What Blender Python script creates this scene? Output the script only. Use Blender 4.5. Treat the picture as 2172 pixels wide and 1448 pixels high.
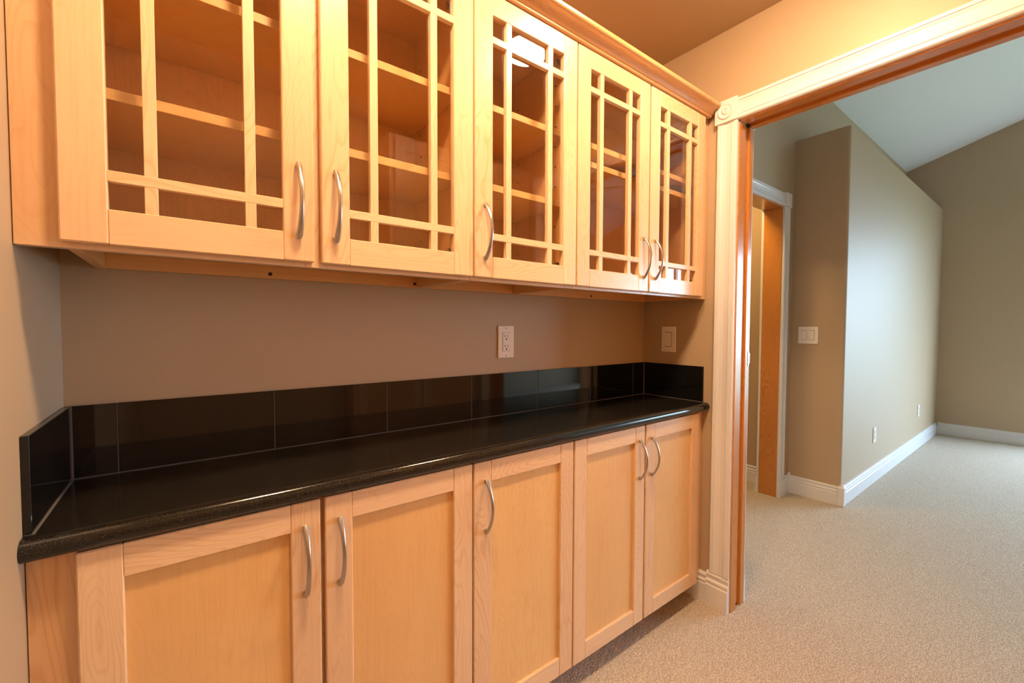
import bpy, bmesh, math, random
from mathutils import Vector, Matrix
random.seed(7)
for o in list(bpy.data.objects): bpy.data.objects.remove(o, do_unlink=True)
scene = bpy.context.scene
col = scene.collection
R = math.radians

# ------------------------------------------------------------------ camera
CAM = Vector((0.2023, -1.2773, 1.1972)); YAW, PITCH, ROLL, FPX = 0.6537, -0.0336, 0.0033, 908.45
cd = bpy.data.cameras.new('camera'); cam = bpy.data.objects.new('camera', cd); col.objects.link(cam)
fw = Vector((math.sin(YAW)*math.cos(PITCH), math.cos(YAW)*math.cos(PITCH), math.sin(PITCH)))
rt = Vector((math.cos(YAW), -math.sin(YAW), 0)); up = rt.cross(fw)
r2 = rt*math.cos(ROLL)+up*math.sin(ROLL); u2 = -rt*math.sin(ROLL)+up*math.cos(ROLL)
cam.matrix_world = Matrix(((r2.x,u2.x,-fw.x,CAM.x),(r2.y,u2.y,-fw.y,CAM.y),(r2.z,u2.z,-fw.z,CAM.z),(0,0,0,1)))
cd.sensor_fit = 'HORIZONTAL'; cd.sensor_width = 36.0; cd.lens = FPX/2172*36; cd.clip_start = 0.02; cd.clip_end = 200
scene.camera = cam

# ------------------------------------------------------------------ sky, exposure
SKY = 18.5
LAMP, LAMP2 = 215.0, 265.0
HALL_LAMP = 75.0
w = bpy.data.worlds.new('overcast_sky'); scene.world = w; w.use_nodes = True
bg = w.node_tree.nodes['Background']; bg.inputs[0].default_value = (0.56, 0.78, 1.0, 1); bg.inputs[1].default_value = SKY
scene.view_settings.view_transform = 'Standard'; scene.view_settings.look = 'None'
scene.view_settings.exposure = 0.0; scene.view_settings.gamma = 1.0; scene.view_settings.use_curve_mapping = False
WY = -5.2                                                     # rear wall of the great room
GY0, GY1, WZ0, WZ1 = -4.75, -1.35, 0.06, 2.30                 # glazed sliding door in the far wall of the great room
pl2 = bpy.data.lights.new('window_portal', 'AREA'); pl2.shape = 'RECTANGLE'; pl2.size = GY1-GY0; pl2.size_y = WZ1-WZ0; pl2.cycles.is_portal = True
po2 = bpy.data.objects.new('window_portal', pl2); col.objects.link(po2)
po2.location = (7.11, (GY0+GY1)/2, (WZ0+WZ1)/2); po2.rotation_euler = (R(90), 0, R(90))

# ------------------------------------------------------------------ materials
def srgb(r, g, b):
    f = lambda c: (c/255/12.92 if c/255 <= .04045 else ((c/255+.055)/1.055)**2.4)
    return (f(r), f(g), f(b), 1)
class NT:
    def __init__(s, name):
        s.m = bpy.data.materials.new(name); s.m.use_nodes = True
        s.t = s.m.node_tree; s.t.nodes.clear()
        s.out = s.n('ShaderNodeOutputMaterial')
    def n(s, typ, **kw):
        nd = s.t.nodes.new(typ)
        for k, v in kw.items():
            if hasattr(nd, k) and k not in nd.inputs: setattr(nd, k, v)
            else: nd.inputs[k].default_value = v
        return nd
    def l(s, a, b): s.t.links.new(a, b)
    def bsdf(s, **kw):
        b = s.n('ShaderNodeBsdfPrincipled')
        for k, v in kw.items(): b.inputs[k].default_value = v
        s.l(b.outputs[0], s.out.inputs[0]); return b
    def noise(s, vec, scale, detail=3, rough=.5, dist=0):
        nd = s.n('ShaderNodeTexNoise'); nd.inputs['Scale'].default_value = scale
        nd.inputs['Detail'].default_value = detail; nd.inputs['Roughness'].default_value = rough
        nd.inputs['Distortion'].default_value = dist
        s.l(vec, nd.inputs['Vector']); return nd.outputs['Fac']
    def mapping(s, vec, scale):
        nd = s.n('ShaderNodeMapping'); nd.inputs['Scale'].default_value = scale; s.l(vec, nd.inputs['Vector']); return nd.outputs[0]
    def ramp(s, fac, stops):
        nd = s.n('ShaderNodeValToRGB'); cr = nd.color_ramp
        while len(cr.elements) < len(stops): cr.elements.new(.5)
        for e, (p, c) in zip(cr.elements, stops): e.position = p; e.color = c if len(c) == 4 else (*c, 1)
        s.l(fac, nd.inputs[0]); return nd.outputs[0]
    def mix(s, fac, a, b, mode='MIX'):
        nd = s.n('ShaderNodeMix'); nd.data_type = 'RGBA'; nd.blend_type = mode
        for i, v in ((0, fac), (6, a), (7, b)):
            if hasattr(v, 'is_linked'): s.l(v, nd.inputs[i])
            else: nd.inputs[i].default_value = v
        return nd.outputs[2]
    def math(s, op, a, b=None):
        nd = s.n('ShaderNodeMath'); nd.operation = op
        for i, v in enumerate((a, b)):
            if v is None: continue
            if hasattr(v, 'is_linked'): s.l(v, nd.inputs[i])
            else: nd.inputs[i].default_value = v
        return nd.outputs[0]
    def bump(s, h, strength, dist, bs):
        nd = s.n('ShaderNodeBump'); nd.inputs['Strength'].default_value = strength; nd.inputs['Distance'].default_value = dist
        s.l(h, nd.inputs['Height']); s.l(nd.outputs[0], bs.inputs['Normal'])

def wood(name, base, line, dark, rough=.33, figure=.5, contrast=1.0):
    k = NT(name); at = k.n('ShaderNodeAttribute'); at.attribute_name = 'gc'; v = at.outputs['Vector']
    tn = k.n('ShaderNodeAttribute'); tn.attribute_name = 'tone'
    field = k.noise(k.mapping(v, (9, 9, 1.5)), 1.0, 2.5, .42, .3)
    rings = k.math('FRACT', k.math('MULTIPLY', field, 38))
    lines = k.ramp(rings, [(0, (.1,.1,.1)), (.55, (.0,.0,.0)), (.90, (1,1,1)), (1, (.1,.1,.1))])
    fade = k.ramp(k.noise(k.mapping(v, (5, 5, 1.6)), 1.0, 2), [(.36, (.15,.15,.15)), (.60, (1,1,1))])
    lines = k.mix(1.0, lines, fade, 'MULTIPLY')
    fine = k.noise(k.mapping(v, (170, 170, 5)), 1.0, 3, .6)
    blot = k.noise(k.mapping(v, (6, 6, 1.8)), 1.0, 3, .5)
    c = k.mix(k.ramp(blot, [(.35, (0,0,0)), (.68, (1,1,1))]), base, tuple(base[i]*.86+dark[i]*.14 for i in range(3))+(1,))
    c = k.mix(k.math('MULTIPLY', lines, figure), c, line)
    c = k.mix(k.math('MULTIPLY', k.ramp(fine, [(.45, (0,0,0)), (.75, (1,1,1))]), .16*contrast), c, dark)
    knots = k.ramp(k.noise(k.mapping(v, (22, 22, 9)), 1.0, 1), [(.80, (0,0,0)), (.84, (1,1,1))])
    c = k.mix(k.math('MULTIPLY', knots, .45*contrast), c, dark)
    c = k.mix(k.math('MULTIPLY', tn.outputs['Fac'], .55), c, k.mix(1.0, c, (.86, .74, .68, 1), 'MULTIPLY'))
    b = k.bsdf(Roughness=rough); b.inputs['Specular IOR Level'].default_value = .5
    b.inputs['Coat Weight'].default_value = .25; b.inputs['Coat Roughness'].default_value = .18
    k.l(c, b.inputs['Base Color']); k.bump(fine, .06, .0005, b); return k.m

def paint(name, c, rough=.8, bump=.12, scale=260):
    k = NT(name); g = k.n('ShaderNodeNewGeometry'); p = g.outputs['Position']
    n = k.noise(p, scale, 2, .5); big = k.noise(p, 2.3, 2)
    b = k.bsdf(Roughness=rough)
    k.l(k.mix(k.math('MULTIPLY', big, .10), c, tuple(x*.82 for x in c[:3])+(1,)), b.inputs['Base Color'])
    if bump: k.bump(n, bump, .001, b)
    return k.m

def plain(name, c, rough=.4, metal=0.0, emit=None):
    k = NT(name); b = k.bsdf(Roughness=rough, Metallic=metal)
    g = k.n('ShaderNodeNewGeometry'); n = k.noise(g.outputs['Position'], 90, 2)
    k.l(k.mix(k.math('MULTIPLY', n, .08), c, tuple(x*.85 for x in c[:3])+(1,)), b.inputs['Base Color'])
    if emit: b.inputs['Emission Color'].default_value = emit[0]; b.inputs['Emission Strength'].default_value = emit[1]
    return k.m

M = {}
M['maple'] = wood('maple_frame', (.83,.595,.375,1), (.62,.345,.150,1), (.46,.235,.095,1), .30, .50)
M['maple_panel'] = wood('maple_panel', (.80,.510,.225,1), (.66,.375,.140,1), (.50,.255,.085,1), .34, .30)
M['maple_in'] = wood('maple_interior', (.80,.47,.19,1), (.60,.33,.12,1), (.46,.24,.095,1), .40, .28)
M['crown'] = wood('maple_crown', (.70,.405,.185,1), (.55,.28,.11,1), (.42,.20,.075,1), .25, .45)
M['fir'] = wood('stained_fir_jamb', (.58,.235,.050,1), (.42,.140,.024,1), (.32,.095,.018,1), .22, .7)
M['wall'] = paint('taupe_paint', (.465,.343,.222,1), .50, .05)
M['ceil'] = paint('taupe_ceiling_paint', (.47,.355,.23,1), .85, .18, 180)
M['vault'] = paint('white_ceiling_paint', (.74,.74,.72,1), .85, .12, 180)
M['white'] = paint('white_trim_paint', (.73,.72,.735,1), .32, 0)
M['plate'] = plain('white_plastic', (.86,.81,.76,1), .3)
M['slot'] = plain('dark_slot', (.03,.025,.02,1), .6)
M['nickel'] = plain('satin_nickel', (.47,.44,.42,1), .27, 1.0)
M['hinge'] = plain('hinge_steel', (.42,.38,.33,1), .35, 1.0)
M['bronze'] = plain('dark_bronze', (.05,.035,.025,1), .4, .6)
M['grout'] = plain('grey_grout', (.12,.105,.095,1), .9)
M['lawn'] = paint('patio_and_lawn', (.20,.235,.17,1), .95, 0)
M['glow'] = plain('lit_dome_glass', (.9,.88,.82,1), .4, 0, ((1.0, .675, .385, 1), LAMP))
M['glow2'] = plain('lit_dome_glass_brighter', (.9,.88,.82,1), .4, 0, ((1.0, .675, .385, 1), LAMP2))
M['hallglow'] = plain('lit_hall_dome_glass', (.9,.88,.82,1), .4, 0, ((1.0, .66, .25, 1), HALL_LAMP))

k = NT('black_granite'); g = k.n('ShaderNodeNewGeometry'); p = g.outputs['Position']
n1 = k.noise(p, 520, 2, .6); n2 = k.noise(p, 1400, 1)
c = k.mix(k.ramp(n1, [(.50, (0,0,0)), (.72, (1,1,1))]), (.006,.0055,.005,1), (.040,.034,.028,1))
c = k.mix(k.ramp(n2, [(.68, (0,0,0)), (.80, (1,1,1))]), c, (.10,.085,.07,1))
b = k.bsdf(Roughness=.14); k.l(c, b.inputs['Base Color']); b.inputs['Specular IOR Level'].default_value = .5
M['granite'] = k.m
k = NT('black_polished_tile'); g = k.n('ShaderNodeNewGeometry'); p = g.outputs['Position']
n1 = k.noise(p, 700, 2, .6)
c = k.mix(k.ramp(n1, [(.52, (0,0,0)), (.8, (1,1,1))]), (.004,.004,.0042,1), (.020,.018,.016,1))
b = k.bsdf(Roughness=.045); k.l(c, b.inputs['Base Color']); M['tile'] = k.m

k = NT('clear_cabinet_glass'); tr = k.n('ShaderNodeBsdfTransparent'); tr.inputs[0].default_value = (.97,.975,.965,1)
gl = k.n('ShaderNodeBsdfGlossy'); gl.inputs['Roughness'].default_value = .0
g = k.n('ShaderNodeNewGeometry'); dt = k.n('ShaderNodeVectorMath'); dt.operation = 'DOT_PRODUCT'
k.l(g.outputs['Incoming'], dt.inputs[0]); k.l(g.outputs['Normal'], dt.inputs[1])
om = k.math('SUBTRACT', 1.0, k.math('ABSOLUTE', dt.outputs['Value']))
fac = k.math('ADD', .045, k.math('MULTIPLY', .955, k.math('POWER', om, 5.0)))     # Schlick reflectance of each glass face
mx = k.n('ShaderNodeMixShader'); k.l(fac, mx.inputs[0]); k.l(tr.outputs[0], mx.inputs[1]); k.l(gl.outputs[0], mx.inputs[2])
k.l(mx.outputs[0], k.out.inputs[0]); M['glass'] = k.m

k = NT('beige_carpet'); g = k.n('ShaderNodeNewGeometry'); p = g.outputs['Position']
vo = k.n('ShaderNodeTexVoronoi'); vo.inputs['Scale'].default_value = 165; vo.feature = 'F1'
wob = k.n('ShaderNodeVectorMath'); wob.operation = 'ADD'
nv = k.n('ShaderNodeTexNoise'); nv.inputs['Scale'].default_value = 60; k.l(p, nv.inputs['Vector'])
sc = k.n('ShaderNodeVectorMath'); sc.operation = 'SCALE'; sc.inputs['Scale'].default_value = .008; k.l(nv.outputs['Color'], sc.inputs[0])
wst = k.n('ShaderNodeMapping'); wst.inputs['Rotation'].default_value = (0, 0, R(-28)); wst.inputs['Scale'].default_value = (.75, 1.35, 1); k.l(p, wst.inputs['Vector']); k.l(wst.outputs[0], wob.inputs[0]); k.l(sc.outputs[0], wob.inputs[1]); k.l(wob.outputs[0], vo.inputs['Vector'])
tuft = vo.outputs['Distance']
fib = k.noise(p, 330, 3, .7); rot = k.n('ShaderNodeMapping'); rot.inputs['Rotation'].default_value = (0, 0, R(-28)); k.l(p, rot.inputs['Vector']); p2 = rot.outputs[0]
mid = k.noise(k.mapping(p2, (13, 60, 1)), 1.0, 3, .65); trk = k.noise(k.mapping(p2, (2.0, 7.0, 1)), 1.0, 3, .6, .6)
c = k.mix(k.ramp(tuft, [(.15, (0,0,0)), (.62, (1,1,1))]), (.95,.85,.745,1), (.58,.475,.37,1))
c = k.mix(k.math('MULTIPLY', k.ramp(fib, [(.45, (0,0,0)), (.66, (1,1,1))]), .45), c, (.56,.455,.35,1))
c = k.mix(k.math('MULTIPLY', k.ramp(mid, [(.46, (0,0,0)), (.66, (1,1,1))]), .30), c, (.64,.54,.44,1))
c = k.mix(k.math('MULTIPLY', k.ramp(trk, [(.50, (0,0,0)), (.60, (1,1,1))]), .18), c, (.66,.57,.475,1))
b = k.bsdf(Roughness=1.0); b.inputs['Specular IOR Level'].default_value = .05
k.l(c, b.inputs['Base Color'])
hgt = k.math('ADD', k.math('MULTIPLY', k.math('SUBTRACT', 1.0, tuft), 1.0), k.math('ADD', k.math('MULTIPLY', fib, .7), k.math('MULTIPLY', mid, 1.5)))
k.bump(hgt, .9, .006, b); M['carpet'] = k.m

# ------------------------------------------------------------------ mesh helpers
ORG = {}
class MB:
    """collects shapes; build() links them as one mesh object whose origin sits at its centre"""
    def __init__(s): s.v = []; s.f = []; s.gc = []; s.tone = []; s.sm = []
    def add(s, vs, fs, grain='z', smooth=False, tone=None):
        i0 = len(s.v); off = (random.uniform(-9, 9), random.uniform(-9, 9), random.uniform(-9, 9))
        tone = random.random() if tone is None else tone
        for p in vs:
            s.v.append(tuple(p))
            q = {'x': (p[2], p[1], p[0]), 'y': (p[0], p[2], p[1]), 'z': (p[0], p[1], p[2])}[grain]
            s.gc.append((q[0]+off[0], q[1]+off[1], q[2]+off[2])); s.tone.append(tone)
        for f in fs: s.f.append(tuple(i0+i for i in f)); s.sm.append(smooth)
        return s
    def box(s, x0, x1, y0, y1, z0, z1, c=0.0, grain='z', tone=None):
        x0, x1 = min(x0,x1), max(x0,x1); y0, y1 = min(y0,y1), max(y0,y1); z0, z1 = min(z0,z1), max(z0,z1)
        lo = (x0,y0,z0); hi = (x1,y1,z1)
        if c <= 0:
            vs = [(hi[0] if i&1 else lo[0], hi[1] if i&2 else lo[1], hi[2] if i&4 else lo[2]) for i in range(8)]
            fs = [(0,2,3,1),(4,5,7,6),(0,1,5,4),(2,6,7,3),(0,4,6,2),(1,3,7,5)]
            return s.add(vs, fs, grain, False, tone)
        bm = bmesh.new(); bmesh.ops.create_cube(bm, size=1)
        for v in bm.verts: v.co = Vector([(lo[a]+hi[a])/2 + v.co[a]*(hi[a]-lo[a]) for a in range(3)])
        bmesh.ops.bevel(bm, geom=bm.edges[:], offset=c, segments=1, affect='EDGES', profile=.5)
        bm.verts.index_update(); vs = [v.co[:] for v in bm.verts]; fs = [[v.index for v in f.verts] for f in bm.faces]; bm.free()
        return s.add(vs, fs, grain, False, tone)
    def prism(s, axis, a0, a1, poly, grain=None, smooth=False, tone=None):
        """poly of (p,q): axis x -> (y,z), axis y -> (x,z), axis z -> (x,y)"""
        def P(a, p, q): return {'x': (a,p,q), 'y': (p,a,q), 'z': (p,q,a)}[axis]
        n = len(poly); vs = [P(a0,*q) for q in poly]+[P(a1,*q) for q in poly]
        fs = [(i,(i+1)%n,n+(i+1)%n,n+i) for i in range(n)]+[tuple(range(n-1,-1,-1)), tuple(range(n,2*n))]
        return s.add(vs, fs, grain or axis, smooth, tone)
    def lathe(s, cen, axis, prof, seg=32, smooth=True):
        """prof of (radius, height along axis)"""
        vs = []; fs = []; n = len(prof)
        for r, h in prof:
            for i in range(seg):
                a = 2*math.pi*i/seg; c_, s_ = r*math.cos(a), r*math.sin(a)
                q = {'z': (c_,s_,h), 'x': (h,c_,s_), 'y': (s_,h,c_)}[axis]
                vs.append((cen[0]+q[0], cen[1]+q[1], cen[2]+q[2]))
        for j in range(n-1):
            for i in range(seg): fs.append((j*seg+i, j*seg+(i+1)%seg, (j+1)*seg+(i+1)%seg, (j+1)*seg+i))
        fs.append(tuple(range(seg-1,-1,-1))); fs.append(tuple((n-1)*seg+i for i in range(seg)))
        return s.add(vs, fs, 'z', smooth)
    def build(s, name, mat, parent=None, kind=None, auto=True):
        xs = [[p[a] for p in s.v] for a in range(3)]
        cen = Vector([(min(q)+max(q))/2 for q in xs])
        if parent is None: cen.z = min(xs[2])
        me = bpy.data.meshes.new(name)
        me.from_pydata([Vector(p)-cen for p in s.v], [], s.f)
        bm = bmesh.new(); bm.from_mesh(me); bmesh.ops.recalc_face_normals(bm, faces=bm.faces[:])
        for f, q in zip(bm.faces, s.sm): f.smooth = q
        for e in bm.edges:
            if len(e.link_faces) == 2 and e.calc_face_angle(0) > R(38): e.smooth = False
        bm.to_mesh(me); bm.free()
        a = me.attributes.new('gc', 'FLOAT_VECTOR', 'POINT'); a.data.foreach_set('vector', [c for q in s.gc for c in q])
        t = me.attributes.new('tone', 'FLOAT', 'POINT'); t.data.foreach_set('value', s.tone)
        me.materials.append(M[mat]); me.update()
        o = bpy.data.objects.new(name, me); col.objects.link(o)
        ORG[o.name] = cen
        if parent is not None: o.parent = parent; o.location = cen-ORG[parent.name]
        else: o.location = cen
        if kind: o['kind'] = kind
        return o
def B(name, mat, parent, x0, x1, y0, y1, z0, z1, c=0.0, grain='z', kind=None, tone=None):
    return MB().box(x0,x1,y0,y1,z0,z1,c,grain,tone).build(name, mat, parent, kind)
def tag(o, label, cat, group=None):
    o['label'] = label; o['category'] = cat
    if group: o['group'] = group
    return o
def thing(name, loc, label, cat, group=None):
    o = bpy.data.objects.new(name, None); o.empty_display_size = .05; col.objects.link(o); o.location = loc
    ORG[o.name] = Vector(loc); return tag(o, label, cat, group)
def struct(name, loc):
    o = bpy.data.objects.new(name, None); o.empty_display_size = .05; col.objects.link(o); o.location = loc
    ORG[o.name] = Vector(loc); o['kind'] = 'structure'; return o

# ------------------------------------------------------------------ key dimensions (metres; x along cabinets, y into back wall, z up)
XR = 2.0; XG = 2.12; ZC = 2.42
UF, LF = -.3288, -.325                                   # upper / lower door faces
JY0, JY1, JZ = -.441, -1.355, 2.031                      # pantry doorway clear opening
HY0, HY1 = -.04, .08                                     # hall wall of the great room
BX, BY, BZ, FX = 3.70, -.362, 2.53, 7.02                 # low closet block, far wall
S = 'structure'
# ------------------------------------------------------------------ shell
B('floor', 'carpet', None, -.1, FX+.1, WY-.1, 1.75, -.05, 0, kind=S)
B('wall_back', 'wall', None, -.1, XR, 0, .1, 0, 2.6, kind=S)
B('wall_left', 'wall', None, -.1, 0, -2.2, 0, 0, 2.6, kind=S)
m = MB(); m.box(0, 1.055, -2.2, -1.7, 0, 2.6); m.box(1.055, XR, -2.2, -2.1, 0, 2.6)
m.build('wall_rear', 'wall', None, S)
B('ceiling', 'ceil', None, -.1, XR, -2.2, .1, ZC, ZC+.1, kind=S)
m = MB(); m.box(XR, XG, JY0+.02, HY1, 0, 4.1); m.box(XR, XG, JY1-.02, JY0+.02, JZ+.02, 4.1); m.box(XR, XG, WY, JY1-.02, 0, 4.1)
m.build('wall_right', 'wall', None, S)
m = MB(); DX0, DX1 = 2.70, 3.505
m.box(XG, DX0-.02, HY0, HY1, 0, 3.3); m.box(DX0-.02, DX1+.02, HY0, HY1, JZ+.02, 3.3); m.box(DX1+.02, FX, HY0, HY1, 0, 3.3)
m.build('wall_hall', 'wall', None, S)
m = MB(); m.box(FX, FX+.1, GY1, HY1, 0, 4.2); m.box(FX, FX+.1, WY, GY0, 0, 4.2); m.box(FX, FX+.1, GY0, GY1, 0, WZ0); m.box(FX, FX+.1, GY0, GY1, WZ1, 4.2)
m.build('wall_far', 'wall', None, S)
wf = struct('window_1', (FX+.05, (GY0+GY1)/2, WZ0))
for a in (GY0, GY0+1.12, GY1-1.17, GY1-.05): B('window_mullion', 'white', wf, FX+.02, FX+.09, a, a+.05, WZ0+.05, WZ1-.05, .004)
for z0 in (WZ0, WZ1-.05): B('window_rail', 'white', wf, FX+.02, FX+.09, GY0, GY1, z0, z0+.05, .004)
B('wall_great_rear', 'wall', None, XG, FX, WY-.1, WY, 0, 3.3, kind=S)
rx = lambda y: 3.04+.324*(HY0-y)
RY = -2.62
m = MB(); m.prism('x', XG, FX, [(HY1, rx(HY1)), (RY, rx(RY)), (RY, rx(RY)+.12), (HY1, rx(HY1)+.12)])
m.prism('x', XG, FX, [(RY, rx(RY)), (WY, 3.04), (WY, 3.16), (RY, rx(RY)+.12)])
m.build('ceiling_vault', 'vault', None, S)
# closet block with rounded corner, flat top below the vault
r = .018; prof = [(FX, HY0), (BX, HY0)]
for i in range(7): a = math.pi+math.pi/2*i/6; prof.append((BX+r+r*math.cos(a), BY+r+r*math.sin(a)))
prof.append((FX, BY))
MB().prism('z', 0, BZ, prof, smooth=True).build('wall_closet', 'wall', None, S)
# hallway behind the great-room door
B('wall_hall_side', 'wall', None, 3.695, 3.795, HY1, 1.7, 0, 2.6, kind=S)
B('wall_hall_end', 'wall', None, 2.3, 3.695, 1.6, 1.7, 0, 2.6, kind=S)
B('wall_hall_inner', 'wall', None, 2.2, 2.3, HY1, 1.7, 0, 2.6, kind=S)
B('ceiling_hall', 'vault', None, 2.2, 3.795, HY1, 1.7, ZC, ZC+.1, kind=S)
m = MB(); m.box(-20, 40, -45, WY-.3, -.45, -.35); m.box(FX+.3, 40, WY-.3, 30, -.45, -.35); m.build('ground', 'lawn', None, S)
# ------------------------------------------------------------------ trim profiles
def casing_prof(w_, t):       # (across, depth): flat board with a shallow cove and two beads
    return [(0,0), (0,t*.75), (.004,t), (.013,t), (.0145,t*.80), (.018,t*.80), (.0195,t*.95), (.026,t*.82), (w_/2,t*.72), (w_-.026,t*.82), (w_-.0195,t*.95), (w_-.018,t*.80), (w_-.0145,t*.80), (w_-.013,t), (w_-.004,t), (w_,t*.75), (w_,0)]
def base_prof(h, t):          # (depth, z)
    return [(0,0), (t,0), (t,h*.62), (t*.78,h*.66), (t*.78,h*.69), (t*.95,h*.72), (t*.92,h*.77), (t*.60,h*.80), (t*.55,h*.86), (t*.72,h*.885), (t*.78,h*.93), (t*.60,h*.98), (t*.3,h), (0,h)]
def rosette(parent, x, y0, y1, z0, z1, sx):
    m = MB(); d = .024; m.box(x, x+sx*d, y0, y1, z0, z1, .0015)
    cy, cz = (y0+y1)/2, (z0+z1)/2; R0 = (y1-y0)/2*.74
    prof = [(R0,0), (R0*.985,.002), (R0*.93,.0042), (R0*.86,.0052), (R0*.78,.0048), (R0*.70,.0028), (R0*.60,.0012), (R0*.52,.0012), (R0*.46,.0030), (R0*.38,.0058), (R0*.28,.0066), (R0*.19,.0046), (R0*.14,.0032), (R0*.11,.0034), (R0*.08,.0052), (R0*.04,.0058), (R0*.008,.0060)]
    m.lathe((x+sx*(d-.0002), cy, cz), 'x', [(a, sx*h) for a, h in prof], 40)
    return m.build('rosette_block', 'white', parent)
def rosette_y(parent, y, x0, x1, z0, z1, sy):
    m = MB(); d = .024; m.box(x0, x1, y, y+sy*d, z0, z1, .0015)
    cx, cz = (x0+x1)/2, (z0+z1)/2; R0 = (x1-x0)/2*.74
    m.lathe((cx, y+sy*(d-.0002), cz), 'y', [(R0,0), (R0*.9,sy*.004), (R0*.75,sy*.0045), (R0*.6,sy*.0012), (R0*.48,sy*.0012), (R0*.36,sy*.006), (R0*.2,sy*.004), (R0*.01,sy*.005)], 28)
    return m.build('rosette_block', 'white', parent)
# pantry doorway (pocket-door jamb in the x = XR wall)
dr = struct('door_1', (XR+.06, (JY0+JY1)/2, 0))
CW, CT = .082, .018
def leg_x(xf, sx, ys, sy):    # casing leg on wall face xf, inner edge at ys going sy
    pr = [(xf+sx*d, ys+sy*a) for a, d in casing_prof(CW, CT)]
    MB().prism('z', .146, 2.037, pr).build('casing_leg', 'white', dr)
    h = .146; t = .0235; poly = [(xf+sx*d, z) for d, z in base_prof(h, t)]
    a0, a1 = ys-sy*.001, ys+sy*.093
    MB().prism('y', a0, a1, poly).build('plinth_block', 'white', dr)
    rosette(dr, xf, min(ys-sy*.002, ys+sy*.089), max(ys-sy*.002, ys+sy*.089), 2.037, 2.128, sx)
for xf, sx in ((XR, -1), (XG, 1)):
    leg_x(xf, sx, JY0+.005, 1); leg_x(xf, sx, JY1-.005, -1)
    pr = [(xf+sx*d, JZ+.006+a) for a, d in casing_prof(.085, CT)]
    MB().prism('y', JY0+.003, JY1-.003, pr).build('head_casing', 'white', dr)
for ys, sy in ((JY0, 1), (JY1, -1)):
    B('jamb_board', 'fir', dr, XR, XR+.047, ys, ys+sy*.02, 0, JZ, .0012, tone=.2)
    B('jamb_board', 'fir', dr, XR+.087, XG, ys, ys+sy*.02, 0, JZ, .0012, tone=.2)
    B('pocket_door_edge', 'fir', dr, XR+.048, XR+.086, ys+sy*.009, ys+sy*.02, .012, JZ, .0008, tone=.0)
B('head_jamb_board', 'fir', dr, XR, XR+.047, JY1, JY0, JZ, JZ+.02, .0012, 'y', tone=.4)
B('head_jamb_board', 'fir', dr, XR+.087, XG, JY1, JY0, JZ, JZ+.02, .0012, 'y', tone=.4)
B('pocket_track_slot', 'fir', dr, XR+.047, XR+.087, JY1, JY0, JZ+.011, JZ+.02, 0, 'y', tone=.9)
m = MB(); m.box(XG-.012, XG-.001, JY0-.0014, JY0+.002, 1.035, 1.100, .0005); m.box(XG-.004, XG+.006, JY0-.0014, JY0+.001, 1.045, 1.090, .0005)
m.build('strike_plate', 'nickel', dr)
# baseboard on the pantry side wall between toe kick and plinth
t_, h_ = .016, .128
MB().prism('y', -.187, JY0+.098, [(XR-d, z) for d, z in base_prof(h_, t_)]).build('baseboard_right', 'white', None, S)
MB().prism('y', JY1-.098, -1.485, [(XR-d, z) for d, z in base_prof(h_, t_)]).build('baseboard_right_rear', 'white', None, S)
MB().prism('y', -1.7, -.305, [(d, z) for d, z in base_prof(h_, t_)]).build('baseboard_left', 'white', None, S)
MB().prism('x', .016, 1.055, [(-1.7+d, z) for d, z in base_prof(h_, t_)]).build('baseboard_rear', 'white', None, S)
# great room baseboards, with round-topped corner blocks
MB().prism('x', BX+.004, FX-.016, [(BY-d, z) for d, z in base_prof(h_, t_)]).build('baseboard_closet', 'white', None, S)
MB().prism('y', BY-.0, HY0-.016, [(BX-d, z) for d, z in base_prof(h_, t_)]).build('baseboard_closet_end', 'white', None, S)
MB().prism('x', DX1+.115, BX-.016, [(HY0-d, z) for d, z in base_prof(h_, t_)]).build('baseboard_hall', 'white', None, S)
MB().prism('y', GY1+.01, BY-.016, [(FX-d, z) for d, z in base_prof(h_, t_)]).build('baseboard_far', 'white', None, S)
MB().prism('y', JY1-.098, WY, [(XG+d, z) for d, z in base_prof(h_, t_)]).build('baseboard_great', 'white', None, S)
MB().prism('y', HY0, JY0+.098, [(XG+d, z) for d, z in base_prof(h_, t_)]).build('baseboard_great_corner', 'white', None, S)
MB().prism('x', XG+.016, DX0-.115, [(HY0-d, z) for d, z in base_prof(h_, t_)]).build('baseboard_hall_near', 'white', None, S)
MB().prism('y', HY1+.022, 1.6, [(3.695-d, z) for d, z in base_prof(h_, t_)]).build('baseboard_hall_side', 'white', None, S)
for i, (x, y, q) in enumerate(((BX-.006, BY-.006, .019), (BX-.012, HY0-.012, .011))):
    m = MB(); m.box(x-q, x+q, y-q, y+q, 0, .132, .004)
    m.lathe((x, y, .131), 'z', [(q*.95,0), (q*.9,.005), (q*.62,.010), (q*.2,.0125), (q*.02,.013)] if i == 0 else [(q*.6,0), (q*.9,.006), (q*.8,.014), (q*.3,.019), (q*.02,.020)], 16)
    m.build('trim_1' if i == 0 else 'trim_2', 'white', None, S)
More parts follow.
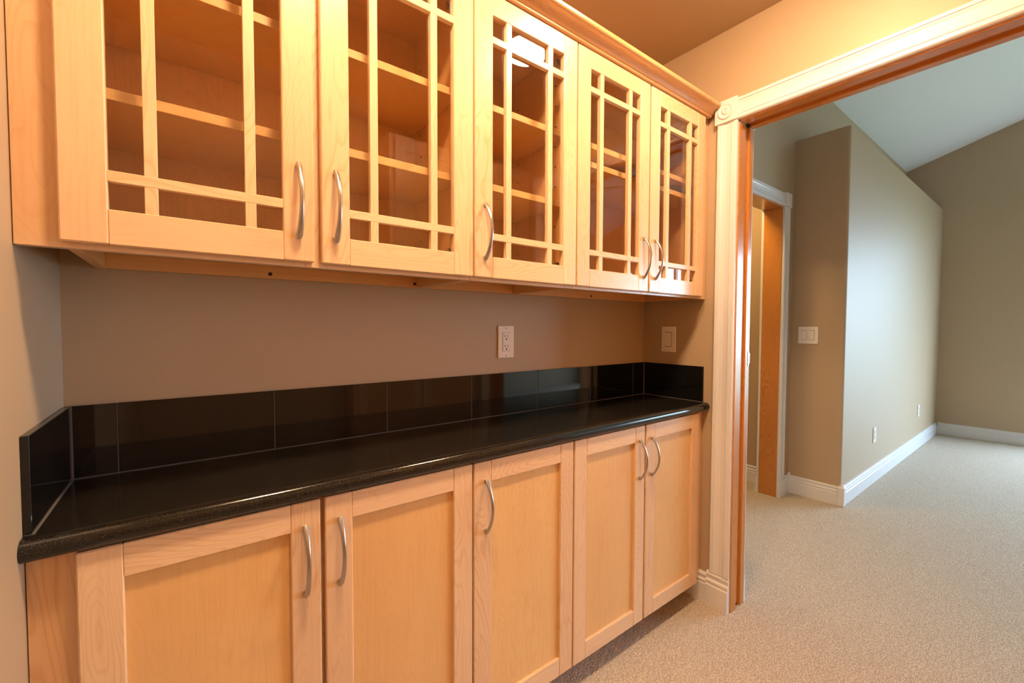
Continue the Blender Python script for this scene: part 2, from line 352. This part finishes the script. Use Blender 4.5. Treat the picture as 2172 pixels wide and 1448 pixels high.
# great-room doorway to the hallway
d2 = struct('door_2', ((DX0+DX1)/2, 0, 0))
for xs, sx in ((DX1, 1), (DX0, -1)):
    B('jamb_board', 'fir', d2, xs, xs+sx*.02, HY0, HY1, 0, JZ, .0015, tone=.1)
    pr = [(xs+sx*(.005+a), HY0-d) for a, d in casing_prof(.085, CT)]
    MB().prism('z', .146, 2.037, pr).build('casing_leg', 'white', d2)
    pr = [(xs+sx*(.005+a), HY1+d) for a, d in casing_prof(.085, CT)]
    MB().prism('z', .146, 2.037, pr).build('casing_leg', 'white', d2)
    for yf, sy in ((HY0, -1), (HY1, 1)):
        MB().prism('x', xs+sx*.004, xs+sx*.098, [(yf+sy*d, z) for d, z in base_prof(.146, .0235)]).build('plinth_block', 'white', d2)
        a, b_ = sorted((xs+sx*.001, xs+sx*.097)); rosette_y(d2, yf, a, b_, 2.037, 2.130, sy)
B('head_jamb_board', 'fir', d2, DX0, DX1, HY0, HY1, JZ, JZ+.02, .0015, 'x', tone=.5)
for yf, sy in ((HY0, -1), (HY1, 1)):
    MB().prism('x', DX0, DX1, [(yf+sy*d, JZ+.006+a) for a, d in casing_prof(.088, CT)]).build('head_casing', 'white', d2)

# ------------------------------------------------------------------ bow handle (one mesh, shared)
def handle_mesh():
    m = MB(); L = .0745; N = 22; K = 14; vs = []; fs = []
    for i in range(N+1):
        s_ = -1+2*i/N; z = L*s_; out = .031*(1-abs(s_)**2.1)+.0035
        e = abs(s_)**2.2
        wx = .0043+.0024*e; th = .0034+.0006*e
        if abs(s_) > .97: wx *= .72
        # tangent in the (y,z) plane
        ds = .01; f_ = lambda q: -(.031*(1-min(1, abs(q))**2.1)+.0035)
        ty = (f_(s_+ds)-f_(s_-ds))/(2*ds); tz = L; ln = math.hypot(ty, tz); ny, nz = tz/ln, -ty/ln
        for j in range(K):
            a = 2*math.pi*j/K; vs.append((wx*math.cos(a), -out+th*math.sin(a)*ny, z+th*math.sin(a)*nz))
    for i in range(N):
        for j in range(K): fs.append((i*K+j, i*K+(j+1)%K, (i+1)*K+(j+1)%K, (i+1)*K+j))
    fs.append(tuple(range(K-1,-1,-1))); fs.append(tuple(N*K+j for j in range(K)))
    m.add(vs, fs, 'z', True)
    for s_ in (-1, 1): m.lathe((0, -.006, s_*.0665), 'y', [(.0045,.006), (.0042,.0), (.0040,-.004)], 12)
    o = m.build('handle', 'nickel', None); me = o.data; off = ORG[o.name].copy(); bpy.data.objects.remove(o); return me, off
HM, HOFF = handle_mesh()
def handle(parent, x, y, zc):
    o = bpy.data.objects.new('handle', HM); col.objects.link(o); o.parent = parent
    o.location = Vector((x, y, zc))+HOFF-ORG[parent.name]; return o

# ------------------------------------------------------------------ doors
ST = .057
def frame_boards(m, x0, x1, yb, yf, z0, z1, rail=.0565):
    c = .0022
    m.box(x0, x0+ST, yf, yb, z0, z1, c, 'z'); m.box(x1-ST, x1, yf, yb, z0, z1, c, 'z')
    m.box(x0+ST-.0004, x1-ST+.0004, yf+.0004, yb, z0, z0+rail, c*.6, 'x'); m.box(x0+ST-.0004, x1-ST+.0004, yf+.0004, yb, z1-rail, z1, c*.6, 'x')
def glass_door(parent, x0, x1, hx, hinge):
    yf, yb, z0, z1 = UF, UF+.0195, 1.3285, 2.0737
    m = MB(); frame_boards(m, x0, x1, yb, yf, z0, z1)
    d = m.build('door', 'maple', parent)
    a0, a1, c0, c1 = x0+ST, x1-ST, z0+.0565, z1-.0548
    mv = [(a0+.045, a0+.063), (a1-.063, a1-.045)]; mh = [(c0+.045, c0+.0628), (c1-.0728, c1-.055)]
    for p, q in mv: B('muntin', 'maple', d, p, q, yf+.0015, yb-.004, c0-.001, c1+.001, .0008, 'z', tone=.15)
    for p, q in mh: B('muntin', 'maple', d, a0-.001, a1+.001, yf+.0011, yb-.0045, p, q, .0008, 'x', tone=.25)
    xs = [a0, mv[0][0], mv[0][1], mv[1][0], mv[1][1], a1]; zs = [c0, mh[0][0], mh[0][1], mh[1][0], mh[1][1], c1]
    for i in range(3):
        for j in range(3):
            # one thin lite per cell (single surface: a thin sheet's two faces act as one)
            X0, X1, Z0, Z1 = xs[2*i], xs[2*i+1], zs[2*j], zs[2*j+1]
            MB().box(X0-.0003, X1+.0003, yf+.011, yf+.0135, Z0-.0003, Z1+.0003).build('glass_pane', 'glass', d)
    handle(d, hx, yf, 1.448)
    for zz in (1.3285+.062, 2.0737-.062):
        m = MB(); hs = x1-.024 if hinge > 0 else x0+.024; s_ = -hinge
        m.lathe((hs, yb+.0005, zz), 'y', [(.015,-.001), (.015,.003)], 18)
        m.box(hs-.011, hs+.011, yb, yb+.016, zz-.012, zz+.012, .002); m.box(hs+s_*.004, hs+s_*.034, yb+.012, yb+.022, zz-.009, zz+.009, .002)
        m.build('hinge', 'hinge', d)
    return d
def panel_door(parent, x0, x1, hx):
    yf, yb, z0, z1 = LF, LF+.0195, .0957, .834
    m = MB(); frame_boards(m, x0, x1, yb, yf, z0, z1, .0575)
    d = m.build('door', 'maple', parent)
    B('panel', 'maple_panel', d, x0+ST-.004, x1-ST+.004, yf+.0095, yf+.0155, z0+.0535, z1-.0535, 0, 'z')
    handle(d, hx, yf, .712)
    return d

UZ0, UZ1 = 1.320, 2.100
FY0, FY1 = -.3075, -.2885
UA = dict(name='wall_cabinet', bx=(.056, .8040), fx=(0.001, .8040), st=[(.001,.092), (.405,.447), (.772,.8040)], doors=[(.052,.4184,.389,-1), (.4330,.8021,.4605,1)], sh=(1.597, 1.8165),
          label='double-door maple wall cabinet with glass fronts and extra-wide stile against the side wall')
UB = dict(name='wall_cabinet', bx=(.8050, 1.1835), fx=(.8050, 1.1835), st=[(.8050,.835), (1.152,1.1835)], doors=[(.8069,1.1816,.837,1)], sh=(1.597, 1.8165),
          label='narrow single-door maple wall cabinet between two double-door glass cabinets')
UC = dict(name='wall_cabinet', bx=(1.1845, 1.985), fx=(1.1845, 1.999), st=[(1.1845,1.214), (1.540,1.585), (1.912,1.999)], doors=[(1.1869,1.557,1.524,-1), (1.566,1.9407,1.5945,1)], sh=(1.7535, 1.8165),
          label='double-door glass-front maple wall cabinet beside the doorway casing, shelves set close together')
for u in (UA, UB, UC):
    b0, b1 = u['bx']; t = thing('wall_cabinet', ((b0+b1)/2, -.15, UZ0), u['label'], 'cabinet')
    y1 = -.0015
    for xa in (b0, b1-.016):
        B('side_panel', 'maple_in', t, xa, xa+.016, FY1+.0005, y1, UZ0, UZ1, .0006, 'z')
    B('bottom_panel', 'maple_in', t, b0+.016, b1-.016, FY1+.0005, y1-.008, 1.352, 1.364, 0, 'x')
    B('top_panel', 'maple_in', t, b0+.016, b1-.016, FY1+.0005, y1-.008, 2.072, 2.084, 0, 'x')
    B('back_panel', 'maple_in', t, b0+.016, b1-.016, -.0095, y1, 1.352, 2.084, 0, 'z')
    hr = B('hanging_rail', 'maple_in', t, b0+.016, b1-.016, -.022, y1, UZ0, 1.352, .0006, 'x')
    m = MB()
    for a, b_ in u['st']: m.box(a, b_, FY0, FY1, UZ0, UZ1, .0007, 'z')
    sts = u['st']
    for (a, b_), (c_, d_) in zip(sts[:-1], sts[1:]):
        m.box(b_, c_, FY0+.0003, FY1, UZ0, 1.362, .0006, 'x'); m.box(b_, c_, FY0+.0003, FY1, 2.045, UZ1, .0006, 'x')
    m.build('face_frame', 'maple', t)
    for z in u['sh']: B('shelf', 'maple_in', t, b0+.017, b1-.017, -.281, -.011, z-.019, z, .0008, 'x', tone=0.0)
    for dd in u['doors']: glass_door(t, *dd)
    m = MB()
    for xx in (b0+.0162, b1-.0162):
        for yy in (-.245, -.05):
            for kz in range(9): m.lathe((xx, yy, 1.46+kz*.064), 'x', [(.0027,-.0006), (.0027,.0006)], 8, False)
    m.build('shelf_pin_holes', 'slot', t, 'stuff')
    for sx_ in {id(UA): (.381,.779), id(UB): (), id(UC): (1.59,)}[id(u)]:
        m = MB(); m.lathe((sx_, -.0225, 1.331), 'y', [(.0047,.001), (.0047,-.0006), (.0025,-.0012), (.0022,.0)], 14)
        m.build('screw', 'bronze', hr)
# crown moulding along the wall cabinets
cr = []
def arc(cy, cz, r, a0, a1, n=6): return [(cy+r*math.cos(R(a0+(a1-a0)*i/n)), cz+r*math.sin(R(a0+(a1-a0)*i/n))) for i in range(n+1)]
cr = [(-.3080, 2.0765), (-.3310, 2.0765)]+arc(-.3310, 2.0815, .005, 270, 180, 5)[1:]+[(-.3360, 2.0835), (-.3385, 2.0850)]
cr += arc(-.3630, 2.0785, .0250, 14, 84, 8)[0:0]
cr += [(-.3405, 2.0862), (-.3425, 2.0890), (-.3450, 2.0930), (-.3490, 2.0975), (-.3545, 2.1010), (-.3600, 2.1030), (-.3660, 2.1038)]
cr += [(-.3690, 2.1042), (-.3720, 2.1055), (-.3745, 2.1080), (-.3755, 2.1110), (-.3755, 2.1190), (-.3735, 2.1215), (-.3080, 2.1215)]
cm = MB().prism('x', 0.0005, XR-.0275, cr, 'x', True, .5).build('crown_moulding', 'crown', None)
tag(cm, 'long maple crown moulding topping the glass-front wall cabinets', 'moulding')

# ------------------------------------------------------------------ base cabinets
LZ0, LZ1 = .0957, .8365
LFY0, LFY1 = -.3035, -.2845
LA = dict(bx=(.03, .8040), st=[(.001,.092), (.405,.447), (.772,.8040)], doors=[(.0585,.4243,.394), (.4335,.8021,.463)],
          label='double-door maple base cabinet under the counter end at the side wall')
LB = dict(bx=(.8050, 1.1835), st=[(.8050,.835), (1.152,1.1835)], doors=[(.8069,1.1816,.8435)],
          label='narrow single-door maple base cabinet between two double-door base cabinets')
LC = dict(bx=(1.1845, 1.975), st=[(1.1845,1.214), (1.540,1.585), (1.912,1.999)], doors=[(1.1869,1.557,1.5235), (1.566,1.9407,1.5975)],
          label='double-door maple base cabinet ending at the baseboard beside the doorway')
for u in (LA, LB, LC):
    b0, b1 = u['bx']; t = thing('base_cabinet', ((b0+b1)/2, -.15, 0), u['label'], 'cabinet')
    for xa in (b0, b1-.016): B('side_panel', 'maple_in', t, xa, xa+.016, LFY1+.0005, -.0015, LZ0, LZ1, .0006, 'z')
    B('bottom_panel', 'maple_in', t, b0+.016, b1-.016, LFY1+.0005, -.0015, LZ0, LZ0+.016, 0, 'x')
    B('back_panel', 'maple_in', t, b0+.016, b1-.016, -.008, -.0015, LZ0+.016, LZ1, 0, 'z')
    B('toe_kick', 'maple_in', t, b0, b1, -.186, -.170, 0, LZ0-.0005, .0006, 'x')
    m = MB()
    for a, b_ in u['st']: m.box(a, b_, LFY0, LFY1, LZ0, LZ1, .0007, 'z')
    sts = u['st']
    for (a, b_), (c_, d_) in zip(sts[:-1], sts[1:]):
        m.box(b_, c_, LFY0+.0003, LFY1, LZ0, .13, .0006, 'x'); m.box(b_, c_, LFY0+.0003, LFY1, .80, LZ1, .0006, 'x')
    m.build('face_frame', 'maple', t)
    for dd in u['doors']: panel_door(t, *dd)

# ------------------------------------------------------------------ countertop and splash
CT0, CT1 = .8370, .873
hh = (CT1-CT0)/2
pr = [(-.0005, CT0), (-.0005, CT1), (-.3190, CT1)]
pr += [(-.3190-.0186*math.sin(R(a)), CT0+hh+hh*math.cos(R(a))) for a in range(10, 181, 10)]
ct = MB().prism('x', .0008, XR-.0008, pr, 'x', True).build('countertop', 'granite', None)
tag(ct, 'black granite countertop slab with rounded bullnose front edge', 'countertop')
TZ0, TZ1, TT = CT1+.0022, 1.028, .0095
bs = thing('backsplash', (XR/2, -.005, CT1), 'low backsplash of polished black tiles standing on the counter', 'backsplash')
G = .0011
joints = [.0125, .083, .388, .693, .9975, 1.302, 1.607, 1.903, 1.9875]
for a, b_ in zip(joints[:-1], joints[1:]): B('tile', 'tile', bs, a+G, b_-G, -TT, -.0012, TZ0, TZ1, .0006)
B('tile', 'tile', bs, .0010, .0105, -.3085, -.0115, TZ0, TZ1, .0008)
B('tile', 'tile', bs, XR-.0105, XR-.0010, -.3085, -.0115, TZ0, TZ1, .0008)
m = MB(); m.box(.0010, XR-.0010, -TT+.0008, -.0006, CT1+.0001, TZ1-.0008)
m.box(.0008, .0098, -.3075, -.0008, CT1+.0001, TZ1-.0008); m.box(XR-.0098, XR-.0008, -.3075, -.0008, CT1+.0001, TZ1-.0008)
m.box(.0098, XR-.0098, -TT-.0003, -TT+.0008, CT1+.0001, TZ0); m.box(.0098, .0128, -.3075, -TT, CT1+.00005, CT1+.0013); m.box(XR-.0125, XR-.0098, -.3075, -TT, CT1+.00005, CT1+.0013)
m.box(.0098, .0128, -TT-.0012, -TT+.0008, TZ0, TZ1-.0008); m.box(XR-.0125, XR-.0098, -TT-.0010, -TT+.0008, TZ0, TZ1-.0008)
m.build('grout', 'grout', bs)

# ------------------------------------------------------------------ wall plates (local frame: u across, v up, d out of wall)
class Pl(MB):
    def __init__(s, T): super().__init__(); s.T = T
    def pb(s, u0, u1, v0, v1, d0, d1, c=0.0):
        q = MB().box(u0, u1, d0, d1, v0, v1, c); return s.add([s.T(*p) for p in q.v], q.f)
def frameT(origin, uax, dax):
    o_, u_, d_ = Vector(origin), Vector(uax), Vector(dax)
    return lambda a, d, v: tuple(o_+u_*a+d_*d+Vector((0,0,v)))
def wall_plate(name, origin, uax, dax, w_, h_, kinds, label, cat, group=None):
    T = frameT(origin, uax, dax); t = thing(name, tuple(Vector(origin)-Vector((0,0,h_/2))), label, cat, group)
    q = Pl(T); q.pb(-w_/2, w_/2, -h_/2, h_/2, .0003, .0058, .0022); q.build('cover_plate', 'plate', t)
    n = len(kinds)
    for i, kd in enumerate(kinds):
        cx = (i-(n-1)/2)*.046
        q = Pl(T); q.pb(cx-.0172, cx+.0172, -.0342, .0342, .0057, .0060); q.build('reveal_gap', 'slot', t)
        if kd == 'outlet':
            q = Pl(T); q.pb(cx-.0165, cx+.0165, -.0335, .0335, .0058, .0075, .0008); f = q.build('receptacle', 'plate', t)
            q = Pl(T)
            for vv in (.0185, -.0185):
                q.pb(cx-.0075, cx-.0052, vv-.001, vv+.008, .0074, .0078); q.pb(cx+.0052, cx+.0072, vv, vv+.007, .0074, .0078); q.pb(cx-.0026, cx+.0026, vv-.011, vv-.0055, .0074, .0078, .0001)
            q.build('socket_slots', 'slot', f)
        else:
            q = Pl(T); up_ = kd == 'up'
            P8 = [(-.0160, -.0325), (.0160, -.0325), (.0160, .0325), (-.0160, .0325)]
            vs = [T(cx+a, .0058, v) for a, v in P8]+[T(cx+a, (.0068 if ((v > 0) == up_) else .0105), v) for a, v in P8]
            q.add(vs, [(3,2,1,0), (4,5,6,7), (0,1,5,4), (1,2,6,5), (2,3,7,6), (3,0,4,7)]); q.build('rocker', 'plate', t)
        for vv in (h_*.425, -h_*.425):
            q = Pl(T); q.pb(cx-.0026, cx+.0026, vv-.0026, vv+.0026, .0057, .0064, .0008); q.pb(cx-.0005, cx+.0005, vv-.0022, vv+.0022, .0063, .0066); q.build('screw', 'hinge' if kd == 'outlet' else 'plate', t)
    return t
wall_plate('wall_outlet', (1.1497, 0, 1.1425), (1,0,0), (0,-1,0), .0735, .1195, ['outlet'], 'white duplex wall outlet on taupe wall between counter and cabinets', 'outlet')
wall_plate('light_switch', (XR, -.1365, 1.1425), (0,-1,0), (-1,0,0), .0735, .1195, ['down'], 'white single rocker light switch above the short end of the backsplash', 'switch')
wall_plate('light_switch', (BX, -.149, 1.147), (0,-1,0), (-1,0,0), .122, .1195, ['up', 'down'], 'white double rocker light switch on the narrow brown wall end', 'switch')
wall_plate('wall_outlet', (4.475, BY, .365), (1,0,0), (0,-1,0), .0735, .1195, ['outlet'], 'white low wall outlet on the grey wall, closer to the outer wall corner', 'outlet')
wall_plate('wall_outlet', (6.055, BY, .37), (1,0,0), (0,-1,0), .0735, .1195, ['outlet'], 'white low wall outlet on the grey wall, closer to the far wall', 'outlet')

# ------------------------------------------------------------------ ceiling lamps
def dome(loc, mat, rad, label):
    x, y, z = loc; t = thing('ceiling_light', (x, y, z-.065), label, 'lamp')
    MB().lathe((x, y, z-.022), 'z', [(rad*.80,.0218), (rad*1.0,.016), (rad*1.02,.004), (rad*.98,0)], 40).build('base_ring', 'white', t)
    prof = [(rad*.95*math.cos(R(a)), -.042*math.sin(R(a))) for a in range(0, 90, 9)]+[(rad*.02, -.0425)]
    MB().lathe((x, y, z-.0225), 'z', prof, 40).build('glass_dome', mat, t)
dome((1.405, -.825, ZC), 'glow', .101, 'round white ceiling dome light reflected in the cabinet glass')
dome((.52, -.79, ZC), 'glow2', .101, 'round white ceiling dome light near the side wall, above the pantry floor')
dome((2.98, .29, ZC), 'hallglow', .150, 'round ceiling dome light in the hallway behind the far doorway')

# ------------------------------------------------------------------ tall cabinet across the pantry (seen in the reflections)
t = thing('tall_cabinet', (1.53, -1.8, 0), 'tall maple pantry cabinet reflected in the glass doors and tiles', 'cabinet')
B('carcass', 'maple_in', t, 1.06, 1.998, -2.099, -1.541, .1, 2.20, .001); B('toe_kick', 'maple_in', t, 1.06, 1.998, -2.099, -1.60, 0, .0995)
m = MB()
for a, b_ in ((1.06, 1.11), (1.50, 1.55), (1.95, 1.998)): m.box(a, b_, -1.5405, -1.522, .1, 2.20, .0007, 'z')
for a, b_ in ((1.11, 1.50), (1.55, 1.95)):
    for z0, z1 in ((.1, .14), (1.30, 1.345), (2.15, 2.20)): m.box(a, b_, -1.5405, -1.522, z0, z1, .0006, 'x')
m.build('face_frame', 'maple', t)
for x0, x1, hx in ((1.085, 1.518, 1.488), (1.532, 1.965, 1.562)):
    for z0, z1, hz in ((.115, 1.31, 1.15), (1.335, 2.175, 1.50)):
        m = MB(); yb, yf = -1.5215, -1.5025; c_ = .002
        m.box(x0, x0+ST, yb, yf, z0, z1, c_); m.box(x1-ST, x1, yb, yf, z0, z1, c_)
        m.box(x0+ST, x1-ST, yb, yf-.0004, z0, z0+ST, .001, 'x'); m.box(x0+ST, x1-ST, yb, yf-.0004, z1-ST, z1, .001, 'x')
        d = m.build('door', 'maple', t)
        B('panel', 'maple_panel', d, x0+ST-.004, x1-ST+.004, yf-.0155, yf-.0095, z0+ST-.004, z1-ST+.004)
        o = handle(d, hx, yf, hz); o.rotation_euler = (0, 0, math.pi)
        o.location = Vector((hx-HOFF.x, yf-HOFF.y, hz+HOFF.z))-ORG[d.name]
# ceiling fan in the great room (seen only in the cabinet glass)
FXc, FYc = 4.5, -2.55
t = thing('ceiling_fan', (FXc, FYc, 2.72), 'dark-bladed ceiling fan of the great room, mirrored in the cabinet glass', 'fan')
MB().lathe((FXc, FYc, rx(FYc)-.005), 'z', [(.075,0), (.07,-.03), (.03,-.07), (.012,-.08)], 20).build('canopy', 'bronze', t)
MB().lathe((FXc, FYc, 2.98), 'z', [(.012,rx(FYc)-2.98-.06), (.012,0)], 12).build('downrod', 'bronze', t)
MB().lathe((FXc, FYc, 2.85), 'z', [(.05,.14), (.12,.11), (.13,.04), (.10,0), (.03,-.02)], 24).build('motor', 'bronze', t)
for i in range(5):
    a = 2*math.pi*i/5+.4; ca, sa = math.cos(a), math.sin(a); m = MB()
    pts = [(.15,-.03), (.28,-.06), (.62,-.075), (.66,-.05), (.67,0), (.66,.05), (.62,.075), (.28,.06), (.15,.03)]
    vs = []
    for zz in (0, .008):
        for p, q in pts: vs.append((FXc+p*ca-q*sa, FYc+p*sa+q*ca, 2.885+zz+q*.2))
    n = len(pts); m.add(vs, [(j,(j+1)%n,n+(j+1)%n,n+j) for j in range(n)]+[tuple(range(n-1,-1,-1)), tuple(range(n,2*n))], 'x')
    m.build('blade', 'fir', t)
